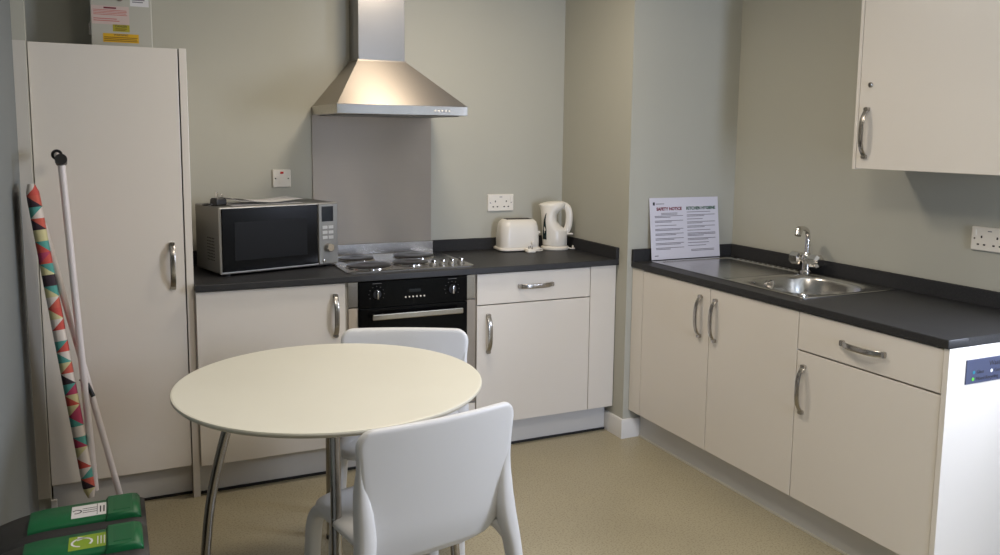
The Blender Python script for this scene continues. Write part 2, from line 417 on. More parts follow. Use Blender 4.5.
# ------------------------------------------------------------------ electrical plates
def screw(bm, fn, u, v, d): prism(bm, [(u + .0035 * math.cos(a * .5236), v + .0035 * math.sin(a * .5236)) for a in range(12)], d, d + .0006, fn)
def double_socket(u0, v0, w, h, fn, label, parent_loc):
    t = thing('double_socket', label, 'wall socket', parent_loc, 0, 'double wall sockets')
    bm = new(); loft(bm, [[fn(a, b, 0) for a, b in rrect(u0, v0, u0 + w, v0 + h, .004)], [fn(a, b, .008) for a, b in rrect(u0, v0, u0 + w, v0 + h, .004)],
                          [fn(a, b, .0105) for a, b in rrect(u0 + .003, v0 + .003, u0 + w - .003, v0 + h - .003, .003)]])
    obj('faceplate', bm, M_wplas, t)
    cx = u0 + w / 2
    for s in (-1, 1):
        ox = cx + s * w * .21
        oy = v0 + h * .40
        for (a, b, ww, hh) in ((0, .016, .006, .009), (-.012, -.012, .009, .006), (.012, -.012, .009, .006)):
            bm = new(); prism(bm, rrect(ox + a - ww / 2, oy + b - hh / 2, ox + a + ww / 2, oy + b + hh / 2, .0012, 2), .0102, .0109, fn)
            obj('pin_slot', bm, M_hole, t)
        ux = cx + s * w * .40
        bm = new(); prism(bm, rrect(ux - .0065, v0 + h * .62, ux + .0065, v0 + h * .88, .002, 3), .010, .0135, fn)
        obj('rocker_switch', bm, M_wplas, t)
        bm = new(); screw(bm, fn, cx + s * w * .40, v0 + h * .5, .0104); obj('screw', bm, M_nickel, t)
    bm = new(); prism(bm, rrect(cx - .008, v0 + h * .82, cx + .008, v0 + h * .86, .001, 2), .0103, .0107, fn); obj('maker_mark', bm, M_ink, t)
double_socket(1.500, 1.073, .150, .088, FY(D), 'white double wall socket above the toaster', (1.575, D, 1.117))
double_socket(1.394, 1.073, .142, .086, FX(XR), 'white double wall socket half in shadow below the wall cupboard', (XR, -1.46, 1.116))
t = thing('cooker_switch', 'single white switch plate with red neon above the microwave', 'wall switch', (.446, D, 1.256))
bm = new(); fn = FY(D); u0, v0, w = .404, 1.216, .083
loft(bm, [[fn(a, b, 0) for a, b in rrect(u0, v0, u0 + w, v0 + w, .004)], [fn(a, b, .008) for a, b in rrect(u0, v0, u0 + w, v0 + w, .004)],
          [fn(a, b, .0105) for a, b in rrect(u0 + .003, v0 + .003, u0 + w - .003, v0 + w - .003, .003)]])
obj('faceplate', bm, M_wplas, t)
bm = new(); prism(bm, rrect(.438, 1.279, .453, 1.289, .001, 2), .010, .0125, fn); obj('neon_lens', bm, M_redplas, t)
bm = new(); prism(bm, rrect(.436, 1.232, .455, 1.252, .002, 3), .010, .0135, fn); obj('rocker_switch', bm, M_wplas, t)
for u in (.416, .475):
    bm = new(); screw(bm, fn, u, 1.257, .0104); obj('screw', bm, M_nickel, t)

# ------------------------------------------------------------------ meter box
t = thing('meter_box', 'grey metal electrical box with warning stickers above the tall cupboard', 'electrical box', (-.21, D, 1.79))
yb = .37
obj('case', b_((-.322, yb + .012, 1.79), (-.104, D - .001, 2.19), .004), M_box, t)
l = obj('lid', b_((-.327, yb, 1.793), (-.100, yb + .011, 2.187), .003), M_box, t)
bm = new(); lathe(bm, [(.012, 0), (.012, .006), (.008, .009)], 20, (-.217, yb, 2.000), 'y'); obj('lock', bm, M_nickel, l)
obj('latch', b_((-.336, yb + .012, 1.85), (-.3215, yb + .032, 1.90), .002), M_nickel, t)
def sticker(u0, v0, u1, v1, m, parent, y): return obj('sticker', b_((u0, y - .0008, v0), (u1, y, v1)), m, parent)
def lines(parent, u0, u1, v0, v1, n, m, y, jag=.3):
    bm = new(); hh = (v1 - v0) / n
    for i in range(n):
        z = v1 - (i + .5) * hh; e = u1 - random.random() * jag * (u1 - u0)
        box(bm, (u0, y - .0012, z - hh * .22), (e, y - .0005, z + hh * .22))
    return obj('small_print', bm, m, parent)
s = sticker(-.323, 1.895, -.185, 1.968, M_pink, l, yb)
lines(s, -.316, -.192, 1.930, 1.954, 4, M_pinkink, yb, .05); lines(s, -.316, -.20, 1.905, 1.921, 2, M_pinkink, yb, .5)
bm = new(); box(bm, (-.278, yb - .0013, 1.957), (-.232, yb - .0005, 1.963)); obj('heading', bm, M_red, s)
s = sticker(-.247, 1.868, -.185, 1.896, M_yel2, l, yb)
text('DANGER', .011, (-.216, yb - .0012, 1.885), (R90, 0, 0), M_inkd, s, 'CENTER')
lines(s, -.238, -.194, 1.871, 1.882, 2, M_brownink, yb)
s = sticker(-.284, 1.825, -.152, 1.860, M_yel, l, yb)
text('WARNING', .011, (-.218, yb - .0012, 1.851), (R90, 0, 0), M_inkd, s, 'CENTER')
lines(s, -.280, -.157, 1.828, 1.848, 3, M_brownink, yb, .05)
s = sticker(-.180, 1.972, -.11, 2.02, M_paper, l, yb); lines(s, -.172, -.118, 1.985, 2.01, 3, M_ink, yb)

# ------------------------------------------------------------------ microwave and what lies on it
ang = math.radians(15.5)
t = thing('microwave_oven', 'silver microwave with black door on the back worktop', 'microwave', (.114, .128, ZT), ang)
w_, dp, h0, h1 = .542, .276, .010, .288
body = obj('casing', b_((.004, .014, h0), (w_ - .004, dp, h1), .006), M_silver, t, True)
bm = new()
for i in range(5):
    for j in range(8): box(bm, (.0028, .07 + i * .016, .06 + j * .013), (.0045, .079 + i * .016, .065 + j * .013))
obj('side_vents', bm, M_hole, body, True)
fx = .443
obj('front_frame', b_((0, 0, h0), (w_, .016, h1), .005), M_mwsilver, t, True)
dd = obj('door', b_((.007, -.006, h0 + .010), (fx - .002, .004, h1 - .006), .003), M_blackg, t, True)
obj('window', b_((.06, -.0068, .065), (fx - .055, -.0055, .225), .0005), mat('microwave window mesh', rgb(16, 16, 16), .4, spec=.14), dd, True)
cp = obj('control_panel', b_((fx + .001, -.006, h0 + .004), (w_ - .003, .004, h1 - .004), .003), M_silver, t, True)
obj('display', b_((fx + .016, -.0075, .205), (fx + .073, -.0055, .272), .001), M_lcd, cp, True)
for r in range(3):
    for c in range(2):
        x = fx + .019 + c * .029
        obj('button', b_((x, -.0078, .172 - r * .023), (x + .025, -.0055, .186 - r * .023), .001), M_mwsilver, cp, True)
bm = new(); lathe(bm, [(.021, 0), (.021, .006), (.018, .02), (.015, .022)], 32, (fx + .05, -.006, .088), 'y'); obj('dial', bm, M_chrome, cp, True)
bm = new(); lathe(bm, [(.007, 0), (.007, .004), (.005, .005)], 18, (fx + .026, -.006, .030), 'y'); obj('door_button', bm, M_chrome, cp, True)
for fx_, fy_ in ((.04, .03), (w_ - .04, .03), (.04, dp - .03), (w_ - .04, dp - .03)):
    bm = new(); lathe(bm, [(.014, 0), (.014, .012)], 16, (fx_, fy_, 0)); obj('foot', bm, M_black, t, True)
mt = ZT + h1
Wm = W[t.name]
t = thing('mains_plug', 'black plug lying pins up on the left of the microwave top', 'plug', tuple(Wm @ Vector((.036, .095, h1))), ang + .25)
bm = new(); loft(bm, [[Vector((x, y, z)) for x, y in rrect(-.029 + i, -.024 + i, .029 - i, .024 - i, .01)] for z, i in ((0, .003), (.008, 0), (.026, .001), (.033, .005))])
bp = obj('plug_body', bm, M_black, t, True)
for (x, y, a, c, z) in ((0, .011, .0034, .004, .056), (-.011, -.008, .004, .003, .050), (.011, -.008, .004, .003, .050)):
    obj('pin', b_((x - a, y - c, .031), (x + a, y + c, z), .0008), M_chrome, t, True)
bm = new(); sweep(bm, smooth_path([(-.028, .0, .008), (-.042, .004, .007), (-.052, .022, .0045), (-.04, .05, .004), (-.01, .055, .004)]), .0035, n=10); obj('cord', bm, M_black, t, True)
t = thing('folded_leaflet', 'white printed leaflet with dark picture lying on top of the microwave', 'leaflet', tuple(Wm @ Vector((.075, .045, h1))), ang)
def sheet(x0, x1, y0, y1, z0, curl, n=24, whole=(0, .32)):
    bm = new(); g = []
    for i in range(n + 1):
        x = x0 + (x1 - x0) * i / n; u = (x - whole[0]) / (whole[1] - whole[0])
        g.append((x, z0 + curl * (.009 * (math.sin(u * 7.5 + .4) * .5 + .5) + .016 * max(0, (.16 - u) / .16) ** 2)))
    loft(bm, [[Vector((x, y, z)) for x, z in g] + [Vector((x, y, z - .0008)) for x, z in reversed(g)] for y in (y0, (y0 + y1) / 2, y1)])
    return bm
obj('page', sheet(0, .32, 0, .16, .0018, .0), M_paper, t, True)
cv = obj('cover', sheet(.0, .32, .0, .158, .010, 1.0), M_paper, t, True)
obj('picture', sheet(.014, .10, .012, .148, .0109, 1.0), M_dgrey, cv, True)

# ------------------------------------------------------------------ toaster
t = thing('toaster', 'white two slice toaster on the back worktop beside the kettle', 'toaster', (1.628, .46, ZT), math.radians(-6))
def sect(L, B, r, z): return [Vector((x, y, z)) for x, y in rrect(-L * .45, -B / 2, L * .45, B / 2, r * .9, 8)]
bm = new(); loft(bm, [sect(.250, .150, .04, .005), sect(.256, .156, .042, .008), sect(.254, .154, .042, .014), sect(.238, .138, .04, .019)]); obj('base', bm, M_wplas, t, True)
bm = new()
loft(bm, [sect(.236, .138, .05, .017), sect(.238, .140, .05, .05), sect(.235, .136, .05, .09), sect(.226, .130, .05, .125), sect(.214, .116, .048, .148), sect(.186, .094, .042, .160), sect(.17, .08, .036, .163)])
sh = obj('shell', bm, M_wplas, t, True)
bm = new()
for y in (-.019, .019): box(bm, (-.07, y - .013, .155), (.07, y + .013, .1645), .003)
obj('bread_slots', bm, M_slot, sh, True)
obj('lever', b_((.104, -.012, .085), (.124, .012, .097), .003), M_wplas, t, True)
bm = new(); lathe(bm, [(.01, 0), (.01, .008), (.008, .01)], 18, (.06, -.071, .045), 'y'); obj('browning_dial', bm, M_wplas, t, True)
for fx_, fy_ in ((-.09, -.05), (.09, -.05), (-.09, .05), (.09, .05)):
    bm = new(); lathe(bm, [(.01, 0), (.01, .006)], 12, (fx_, fy_, 0)); obj('foot', bm, M_black, t, True)
bm = new(); sweep(bm, smooth_path([(.105, .05, .01), (.125, .0, .005), (.118, -.06, .0045), (.09, -.095, .005), (.055, -.108, .010)]), .0035, n=10); obj('cord', bm, M_wplas, t, True)
bm = new(); loft(bm, [[Vector((x, y - .108, z)) for x, y in rrect(.008 + i, -.022 + i, .058 - i, .022 - i, .009)] for z, i in ((0, .003), (.005, 0), (.014, .001), (.019, .005))])
pg = obj('plug', bm, M_wplas, t, True)
bm = new()
for (x, y) in ((.022, -.112), (.036, -.098), (.036, -.122)): box(bm, (x - .003, y - .002, .017), (x + .003, y + .002, .034), .0008)
obj('pins', bm, M_chrome, pg, True)

# ------------------------------------------------------------------ kettle
t = thing('kettle', 'white plastic jug kettle in the worktop corner', 'kettle', (1.832, .425, ZT), math.radians(-25))
bm = new(); lathe(bm, [(.070, 0), (.074, .004), (.074, .012), (.068, .018), (.06, .02)], 40, (0, 0, 0)); bs = obj('power_base', bm, M_wplas, t, True)
def kl(z, x0, x1, ry, e=2.0):
    c, r = (x0 + x1) / 2, (x1 - x0) / 2; out = []
    for i in range(40):
        a = 2 * math.pi * i / 40; x = c + r * math.cos(a); y = ry * math.sin(a)
        out.append(Vector((x, y, z)))
    return out
bm = new()
loft(bm, [kl(.020, -.060, .060, .060), kl(.026, -.066, .064, .064), kl(.06, -.068, .064, .064), kl(.098, -.070, .061, .063), kl(.110, -.071, .050, .062), kl(.125, -.072, .026, .058), kl(.15, -.073, .008, .054), kl(.18, -.075, .008, .052), kl(.20, -.078, .020, .050), kl(.212, -.080, .040, .049), kl(.224, -.084, .050, .048), kl(.234, -.090, .052, .046)])
jb = obj('jug', bm, M_wplas, t, True)
bm = new(); loft(bm, [kl(.233, -.088, .052, .046), kl(.240, -.080, .053, .044), kl(.249, -.050, .048, .036), kl(.2525, -.015, .04, .022)]); obj('lid', bm, M_wplas, t, True)
bm = new()
hp = smooth_path([(.030, 0, .230), (.050, 0, .228), (.064, 0, .214), (.0715, 0, .188), (.072, 0, .15), (.067, 0, .118), (.057, 0, .096), (.046, 0, .082)])
n_ = len(hp); sweep(bm, hp, [.019] * n_, [.0115 + .002 * math.sin(i / n_ * 3.1) for i in range(n_)], n=16, up=(0, 1, 0), sq=2.6); hd = obj('handle', bm, M_wplas, t, True)
obj('switch', b_((.060, -.012, .078), (.094, .012, .086), .003), M_wplas, hd, True)
bm = new()     # curved water gauge on the left flank, facing the room
gl = []
for i in range(15):
    u = i / 14; z = .055 + .138 * u; wd = .0135 * (1 - u ** 2) + .001
    lo = []
    x0 = -.068 - .006 * u; x1 = .064 if z < .1 else max(.008, .064 - (z - .1) * 1.1)
    c, r = (x0 + x1) / 2, (x1 - x0) / 2; ryy = .064 - max(0, z - .08) * .09
    for k in (-1, 1):
        a = math.radians(214 + 30 * u * u) + k * wd / .064; lo.append(a)
    pts = [Vector((c + (r + .0018) * math.cos(a), (ryy + .0018) * math.sin(a), z)) for a in lo]
    ins = [Vector((c + (r - .004) * math.cos(a), (ryy - .004) * math.sin(a), z)) for a in lo]
    gl.append([pts[0], pts[1], ins[1], ins[0]])
loft(bm, gl); obj('water_gauge', bm, M_gauge, jb, True)
bm = new(); sweep(bm, smooth_path([(.068, .0, .008), (.085, -.01, .005), (.105, .0, .0045), (.11, .02, .006)]), .0035, n=10); obj('cord', bm, M_wplas, t, True)
bm = new(); loft(bm, [[Vector((.112 + x, .03 + y, z)) for x, y in rrect(-.02 + i, -.02 + i, .026 - i, .02 - i, .008)] for z, i in ((0, .003), (.005, 0), (.016, .001), (.021, .005))])
pg = obj('plug', bm, M_wplas, t, True)
bm = new()
for (x, y) in ((.102, .03), (.12, .04), (.12, .02)): box(bm, (x - .003, y - .002, .019), (x + .003, y + .002, .038), .0008)
obj('pins', bm, M_chrome, pg, True)

# ------------------------------------------------------------------ right run of units
def carcass_r(y0, y1, x0=XF + .0195, x1=XR - .004, z0=PL, z1=ZB - .001, th=.018):
    bm = new()
    box(bm, (x0, y0, z0), (x1, y0 + th, z1)); box(bm, (x0, y1 - th, z0), (x1, y1, z1))
    box(bm, (x0, y0 + th, z0), (x1, y1 - th, z0 + th)); box(bm, (x1 - th, y0 + th, z0 + th), (x1, y1 - th, z1))
    return bm
dx = (XF, XF + .018)
t = thing('sink_cabinet', 'cream white two door base unit under the sink', 'cabinet', ((XF + XR) / 2, (Y1 + Y3) / 2, 0))
obj('carcass', carcass_r(Y3 + .001, Y1 - .001), M_carc, t)
for (a, b, hy_) in ((Y2 + .002, Y1 - .002, -.611), (Y3 + .002, Y2 - .002, -.709)):
    d = obj('door', b_((dx[0], a, PL + .004), (dx[1], b, ZD), .0015), M_door, t)
    handle(d, (XF, hy_, .7125), (0, 0, 1), (-1, 0, 0))
obj('filler_panel', b_((dx[0], Y1 + .001, PL + .004), (dx[1], Y0 - .002, ZB - .002), .001), M_door, t)
t = thing('drawer_cabinet', 'cream white base unit with drawer over door at the open end of the sink run', 'cabinet', ((XF + XR) / 2, (Y3 + Y4) / 2, 0))
obj('carcass', carcass_r(Y4 + .001, Y3 - .001), M_carc, t)
d = obj('drawer', b_((dx[0], Y4 + .002, .7045), (dx[1], Y3 - .002, ZD), .0015), M_door, t)
handle(d, (XF, -1.462, .774), (0, 1, 0), (-1, 0, 0))
d = obj('door', b_((dx[0], Y4 + .002, PL + .004), (dx[1], Y3 - .002, .6985), .0015), M_door, t)
handle(d, (XF, -1.2075, .561), (0, 0, 1), (-1, 0, 0))
t = thing('end_panel', 'plain white panel closing the open end of the sink run', 'panel', ((XF + XR) / 2, Y5, 0))
obj('board', b_((XF - .002, Y5, 0), (XR - .003, Y4, ZB - .001), .001), M_door, t)
t = thing('recycling_sign', 'slate blue recycling sign with coloured dots on the end panel', 'sign', (2.2, Y5, .765))
sg = obj('plate', b_((2.054, Y5 - .003, .730), (2.392, Y5, .806), .0005), M_signblue, t)
yy = Y5 - .0034
text('Waste Storage', .023, (2.226, yy, .780), (R90, 0, 0), M_inkd, sg, 'CENTER')
for (x, z, m, s_) in ((2.088, .765, M_teal, 'Glass'), (2.170, .763, M_paper, 'General'), (2.086, .744, M_lgreen, 'Mixed Recycling')):
    bm = new(); lathe(bm, [(.0055, 0), (.0055, .0006)], 20, (x, Y5 - .003, z), 'y'); obj('colour_dot', bm, m, sg)
    text(s_, .016, (x + .013, yy, z - .005), (R90, 0, 0), M_inkd, sg)
t = thing('plinth_board', 'long pale grey plinth board under the sink run', 'plinth', (XF + .06, -.95, 0))
obj('board', b_((XF + .060, Y4 + .002, .006), (XF + .075, YP - .016, PL)), M_plinth, t)
obj('floor_gap_strip', b_((XF + .055, Y4 + .002, 0), (XF + .062, YP - .016, .008)), M_tedge, t)

bx0, bx1, by0, by1 = 2.060, 2.476, -1.114, -.700        # hole of the bowl
t = thing('worktop', 'black laminate worktop along the right wall with the sink set in', 'worktop', (2.27, -.93, ZB))
xw = XF - .009; bm = new()
box(bm, (xw, Y5, ZB), (bx0, Y0 - .001, ZT), .003); box(bm, (bx1, Y5 + .0005, ZB), (XR - .001, Y0 - .001, ZT), .0)
box(bm, (bx0 - .003, Y5 + .0005, ZB), (bx1, by0, ZT)); box(bm, (bx0 - .003, by1, ZB), (bx1, Y0 - .001, ZT))
obj('slab', bm, M_top, t)
bm = new()
box(bm, (XR - .019, Y5, ZT - .001), (XR - .001, Y0 - .001, .934), .002)
obj('upstand', bm, M_upst, t)
obj('upstand', b_((xw, Y0 - .019, ZT - .001), (XR - .0195, Y0 - .001, .934), .002), M_upst, t)

# ------------------------------------------------------------------ sink
t = thing('kitchen_sink', 'stainless steel inset sink with round cornered bowl and drainer', 'sink', (2.295, -.64, ZT))
sx0, sx1, sy0, sy1 = 2.044, 2.546, -1.124, -.152
zt = ZT + .004
N = 96; cx, cyy, rx, ry = (bx0 + bx1) / 2, (by0 + by1) / 2, (bx1 - bx0) / 2 - .006, (by1 - by0) / 2 - .006
def sup(a, sx, sy, z, e=3.0):
    c, s = math.cos(a), math.sin(a)
    return Vector((cx + sx * math.copysign(abs(c) ** (2 / e), c), cyy + sy * math.copysign(abs(s) ** (2 / e), s), z))
def onrect(a, x0, x1, y0, y1, z):
    c, s = math.cos(a), math.sin(a); k = 1e9
    if c > 1e-9: k = min(k, (x1 - cx) / c)
    if c < -1e-9: k = min(k, (x0 - cx) / c)
    if s > 1e-9: k = min(k, (y1 - cyy) / s)
    if s < -1e-9: k = min(k, (y0 - cyy) / s)
    return Vector((cx + c * k, cyy + s * k, z))
angs = sorted({2 * math.pi * i / N for i in range(N)} | {math.atan2(y - cyy, x - cx) % (2 * math.pi) for x in (sx0, sx1) for y in (sy0, -.68)})
bm = new(); rings = []
for z, k in ((-.150, .12), (-.148, .62), (-.142, .74), (-.125, .83), (-.06, .90), (-.015, .945), (-.004, .97), (0, 1.0)):
    rings.append([sup(a, rx * k, ry * k, zt + z, 2.9 if k > .5 else 2.0) for a in angs])
rings.append([onrect(a, sx0, sx1, sy0, -.68, zt) for a in angs])
loft(bm, rings, cap=False)
bm.faces.new([bm.verts.new(p) for p in rings[0]])
# drainer: a raised border round a shallow tray with ridges
def dr_(x0, x1, y0, y1, z): return [Vector((x, y, z)) for x, y in rrect(x0, y0, x1, y1, .03, 6)]
out = [Vector((x, y, zt)) for x, y in rrect(sx0, -.68, sx1, sy1, .0008, 6)]
loft(bm, [out, dr_(sx0 + .022, sx1 - .06, -.67, sy1 - .022, zt), dr_(sx0 + .028, sx1 - .066, -.664, sy1 - .028, zt - .0035)], cap=False)
bm.faces.new([bm.verts.new(p) for p in dr_(sx0 + .028, sx1 - .066, -.664, sy1 - .028, zt - .0035)])
# rolled rim
edge = rrect(sx0, sy0, sx1, sy1, .0008, 6)
edo = rrect(sx0 - .004, sy0 - .004, sx1 + .004, sy1 + .004, .006, 6)
loft(bm, [[Vector((x, y, zt)) for x, y in edge], [Vector((x, y, zt - .001)) for x, y in edo], [Vector((x, y, ZT + .0002)) for x, y in edo]], cap=False)
obj('sink_top', bm, M_sink, t, angle=50)
bm = new()
for i in range(12):
    y = -.24 - i * .034
    box(bm, (sx1 - .055, y - .007, zt - .0005), (sx1 - .014, y + .007, zt + .0028), .0025)
obj('drainer_ridges', bm, M_sink, t)
bm = new(); lathe(bm, [(.036, 0), (.036, .003), (.026, .004), (.024, .001)], 30, (cx, cyy, zt - .150)); obj('waste', bm, M_chrome, t)
bm = new(); lathe(bm, [(.021, 0), (.021, .004), (.012, .006)], 24, (cx - .02, by1 - .0215, zt - .03), 'y'); obj('overflow', bm, M_chrome, t)
bm = new(); lathe(bm, [(.013, 0), (.013, .006), (.009, .012), (.004, .013)], 20, (sx0 + .016, -1.098, zt)); obj('pop_up_knob', bm, M_chrome, t)

t = thing('mixer_tap', 'chrome mixer tap with swivel spout behind the sink bowl', 'tap', (2.502, -.672, zt))
bm = new(); lathe(bm, [(.025, 0), (.025, .006), (.019, .012), (.018, .045), (.021, .05), (.021, .075), (.015, .084), (.012, .09)], 28, (0, 0, 0)); obj('tap_body', bm, M_chrome, t, True)
for s in (-1, 1):
    bm = new()
    sweep(bm, [(-.004, s * .012, .055), (-.004, s * .03, .057)], .013, n=16, up=(0, 0, 1))
    loft(bm, [[Vector((-.004 + r * math.cos(i * math.pi / 4 + .39), s * yv, .058 + r * math.sin(i * math.pi / 4 + .39))) for i in range(8)] for yv, r in ((.026, .018), (.032, .029), (.074, .031), (.086, .021))])
    obj('tap_handle', bm, M_chrome, t, True, angle=20)
bm = new()
sweep(bm, smooth_path([(0, 0, .085), (0, 0, .13), (-.001, -.001, .165), (-.016, -.008, .188), (-.050, -.024, .200), (-.088, -.044, .203), (-.108, -.054, .195)]), .0105, n=18, up=(0, 1, 0))
sp = obj('spout', bm, M_chrome, t, True)
bm = new(); sweep(bm, [(-.096, -.048, .203), (-.108, -.054, .196), (-.118, -.059, .176)], [.0145, .0155, .014], n=18, up=(0, 1, 0)); obj('nozzle', bm, M_chrome, sp, True)

# ------------------------------------------------------------------ notice
t = thing('notice_sheet', 'laminated safety and hygiene notice leaning on the wall behind the drainer', 'notice', (2.263, -.125, .88))
wN, hN = .41, .298
lean = math.atan2(.036, .292)
t.rotation_euler = (-lean, 0, math.radians(0)); 
W[t.name] = Matrix.Translation((2.263, -.131, .8815)) @ Matrix.Rotation(-lean, 4, 'X'); t.location = (2.263, -.131, .8815)
pg = obj('page', b_((-wN / 2, 0, 0), (wN / 2, .0012, hN)), M_laminate, t, True)
Wn = W[t.name]
def ntext(s, size, x, z, m, al='LEFT'):
    return glyphs(s, size, m, pg, Matrix.Translation((x, -.0004, z)) @ Matrix.Rotation(R90, 4, 'X'), al, .0009)
ntext('SAFETY NOTICE', .0205, -.092, .237, M_red, 'CENTER')
ntext('KITCHEN HYGIENE', .0205, .098, .237, M_grn, 'CENTER')
bm = new(); box(bm, (-.186, -.0006, .262), (-.175, .0004, .277), .0); obj('crest', bm, M_inkd, pg, True)
bm = new(); box(bm, (-.168, -.0006, .267), (-.12, .0004, .270)); obj('small_print', bm, M_ink, pg, True)
for (u0, u1, pars) in ((-.178, -.012, (2, 2, 1, 2, 2, 2, 2, 2)), (.012, .182, (1, 2, 1, 2, 2, 1, 3, 2, 1, 1))):
    bm = new(); z = .208 if u0 < 0 else .224
    if u0 < 0:
        for k in range(2): box(bm, (-.14, -.0006, .2215 - k * .006), (-.045, .0004, .2240 - k * .006))
    for n_ in pars:
        for k in range(n_):
            e = u1 if k < n_ - 1 else u0 + (u1 - u0) * random.uniform(.5, .9)
            box(bm, (u0, -.0006, z), (e, .0004, z + .0027)); z -= .0062
        z -= .0105 if u0 < 0 else .008
    if u0 > 0:
        for k in range(2): box(bm, (.03, -.0006, .040 - k * .006), (.17, .0004, .0425 - k * .006))
    obj('body_print', bm, M_ink, pg, True)
bm = new(); box(bm, (-.186, -.0006, .016), (-.165, .0004, .020)); obj('footer_print', bm, M_ink, pg, True)

# ------------------------------------------------------------------ wall cupboard
t = thing('wall_cupboard', 'white wall cupboard with lock hung on the right wall', 'cupboard', (2.44, -1.4, 1.358))
cX, cY = 2.2997, -1.074
obj('carcass', b_((cX + .019, cY - .68, 1.360), (XR - .001, cY - .016, 2.09)), M_carc, t)
obj('side_panel', b_((cX, cY - .015, 1.356), (XR - .001, cY, 2.092), .001), M_door, t)
d = obj('door', b_((cX, cY - .68, 1.3585), (cX + .018, cY - .0175, 2.09), .0015), M_door, t)
handle(d, (cX, -1.133, 1.492), (0, 0, 1), (-1, 0, 0), L=.186)
bm = new(); lathe(bm, [(.010, 0), (.010, .004), (.008, .007)], 24, (cX, -1.140, 1.670), 'x'); lk = obj('lock', bm, M_nickel, d)
obj('key_slot', b_((cX - .0078, -1.1412, 1.664), (cX - .0068, -1.1388, 1.676)), M_hole, lk)

# ------------------------------------------------------------------ table
TC = (.3155, -.92); tz, tr = .71, .466
t = thing('round_table', 'round cream topped dining table with four bent metal legs', 'table', (TC[0], TC[1], 0))
bm = new(); lathe(bm, [(.02, tz), (tr - .006, tz), (tr - .001, tz - .0012), (tr - .001, tz - .003)][::-1], 128); tt = obj('tabletop', bm, M_table, t, True, angle=50)
bm = new(); lathe(bm, [(tr - .020, tz - .020), (tr - .007, tz - .0165), (tr, tz - .009), (tr, tz - .004), (tr - .001, tz - .003)], 128); obj('table_edge', bm, M_tedge, tt, True, angle=60)
bm = new()
for k in range(2):
    a = math.radians(168 + 90 * k); c, s = math.cos(a), math.sin(a)
    sweep(bm, [(-.31 * c, -.31 * s, tz - .032), (.31 * c, .31 * s, tz - .032)], .014, .011, n=10, sq=4)
obj('underframe', bm, M_silver, t, True)
for k in range(4):
    a = math.radians(168 + 90 * k); c, s = math.cos(a), math.sin(a)
    rr = [(.285, tz - .021), (.298, .63), (.325, .53), (.350, .43), (.369, .33), (.382, .22), (.391, .11), (.398, .012)]
    bm = new(); pp = smooth_path([(r * c, r * s, z) for r, z in rr], 4)
    sweep(bm, pp, .0150, n=18, up=(-s, c, 0)); lg = obj('leg', bm, M_nickel, t, True)
    bm = new(); lathe(bm, [(.017, 0), (.017, .014), (.013, .018)], 18, (.398 * c, .398 * s, 0)); obj('foot_cap', bm, M_black, lg, True)

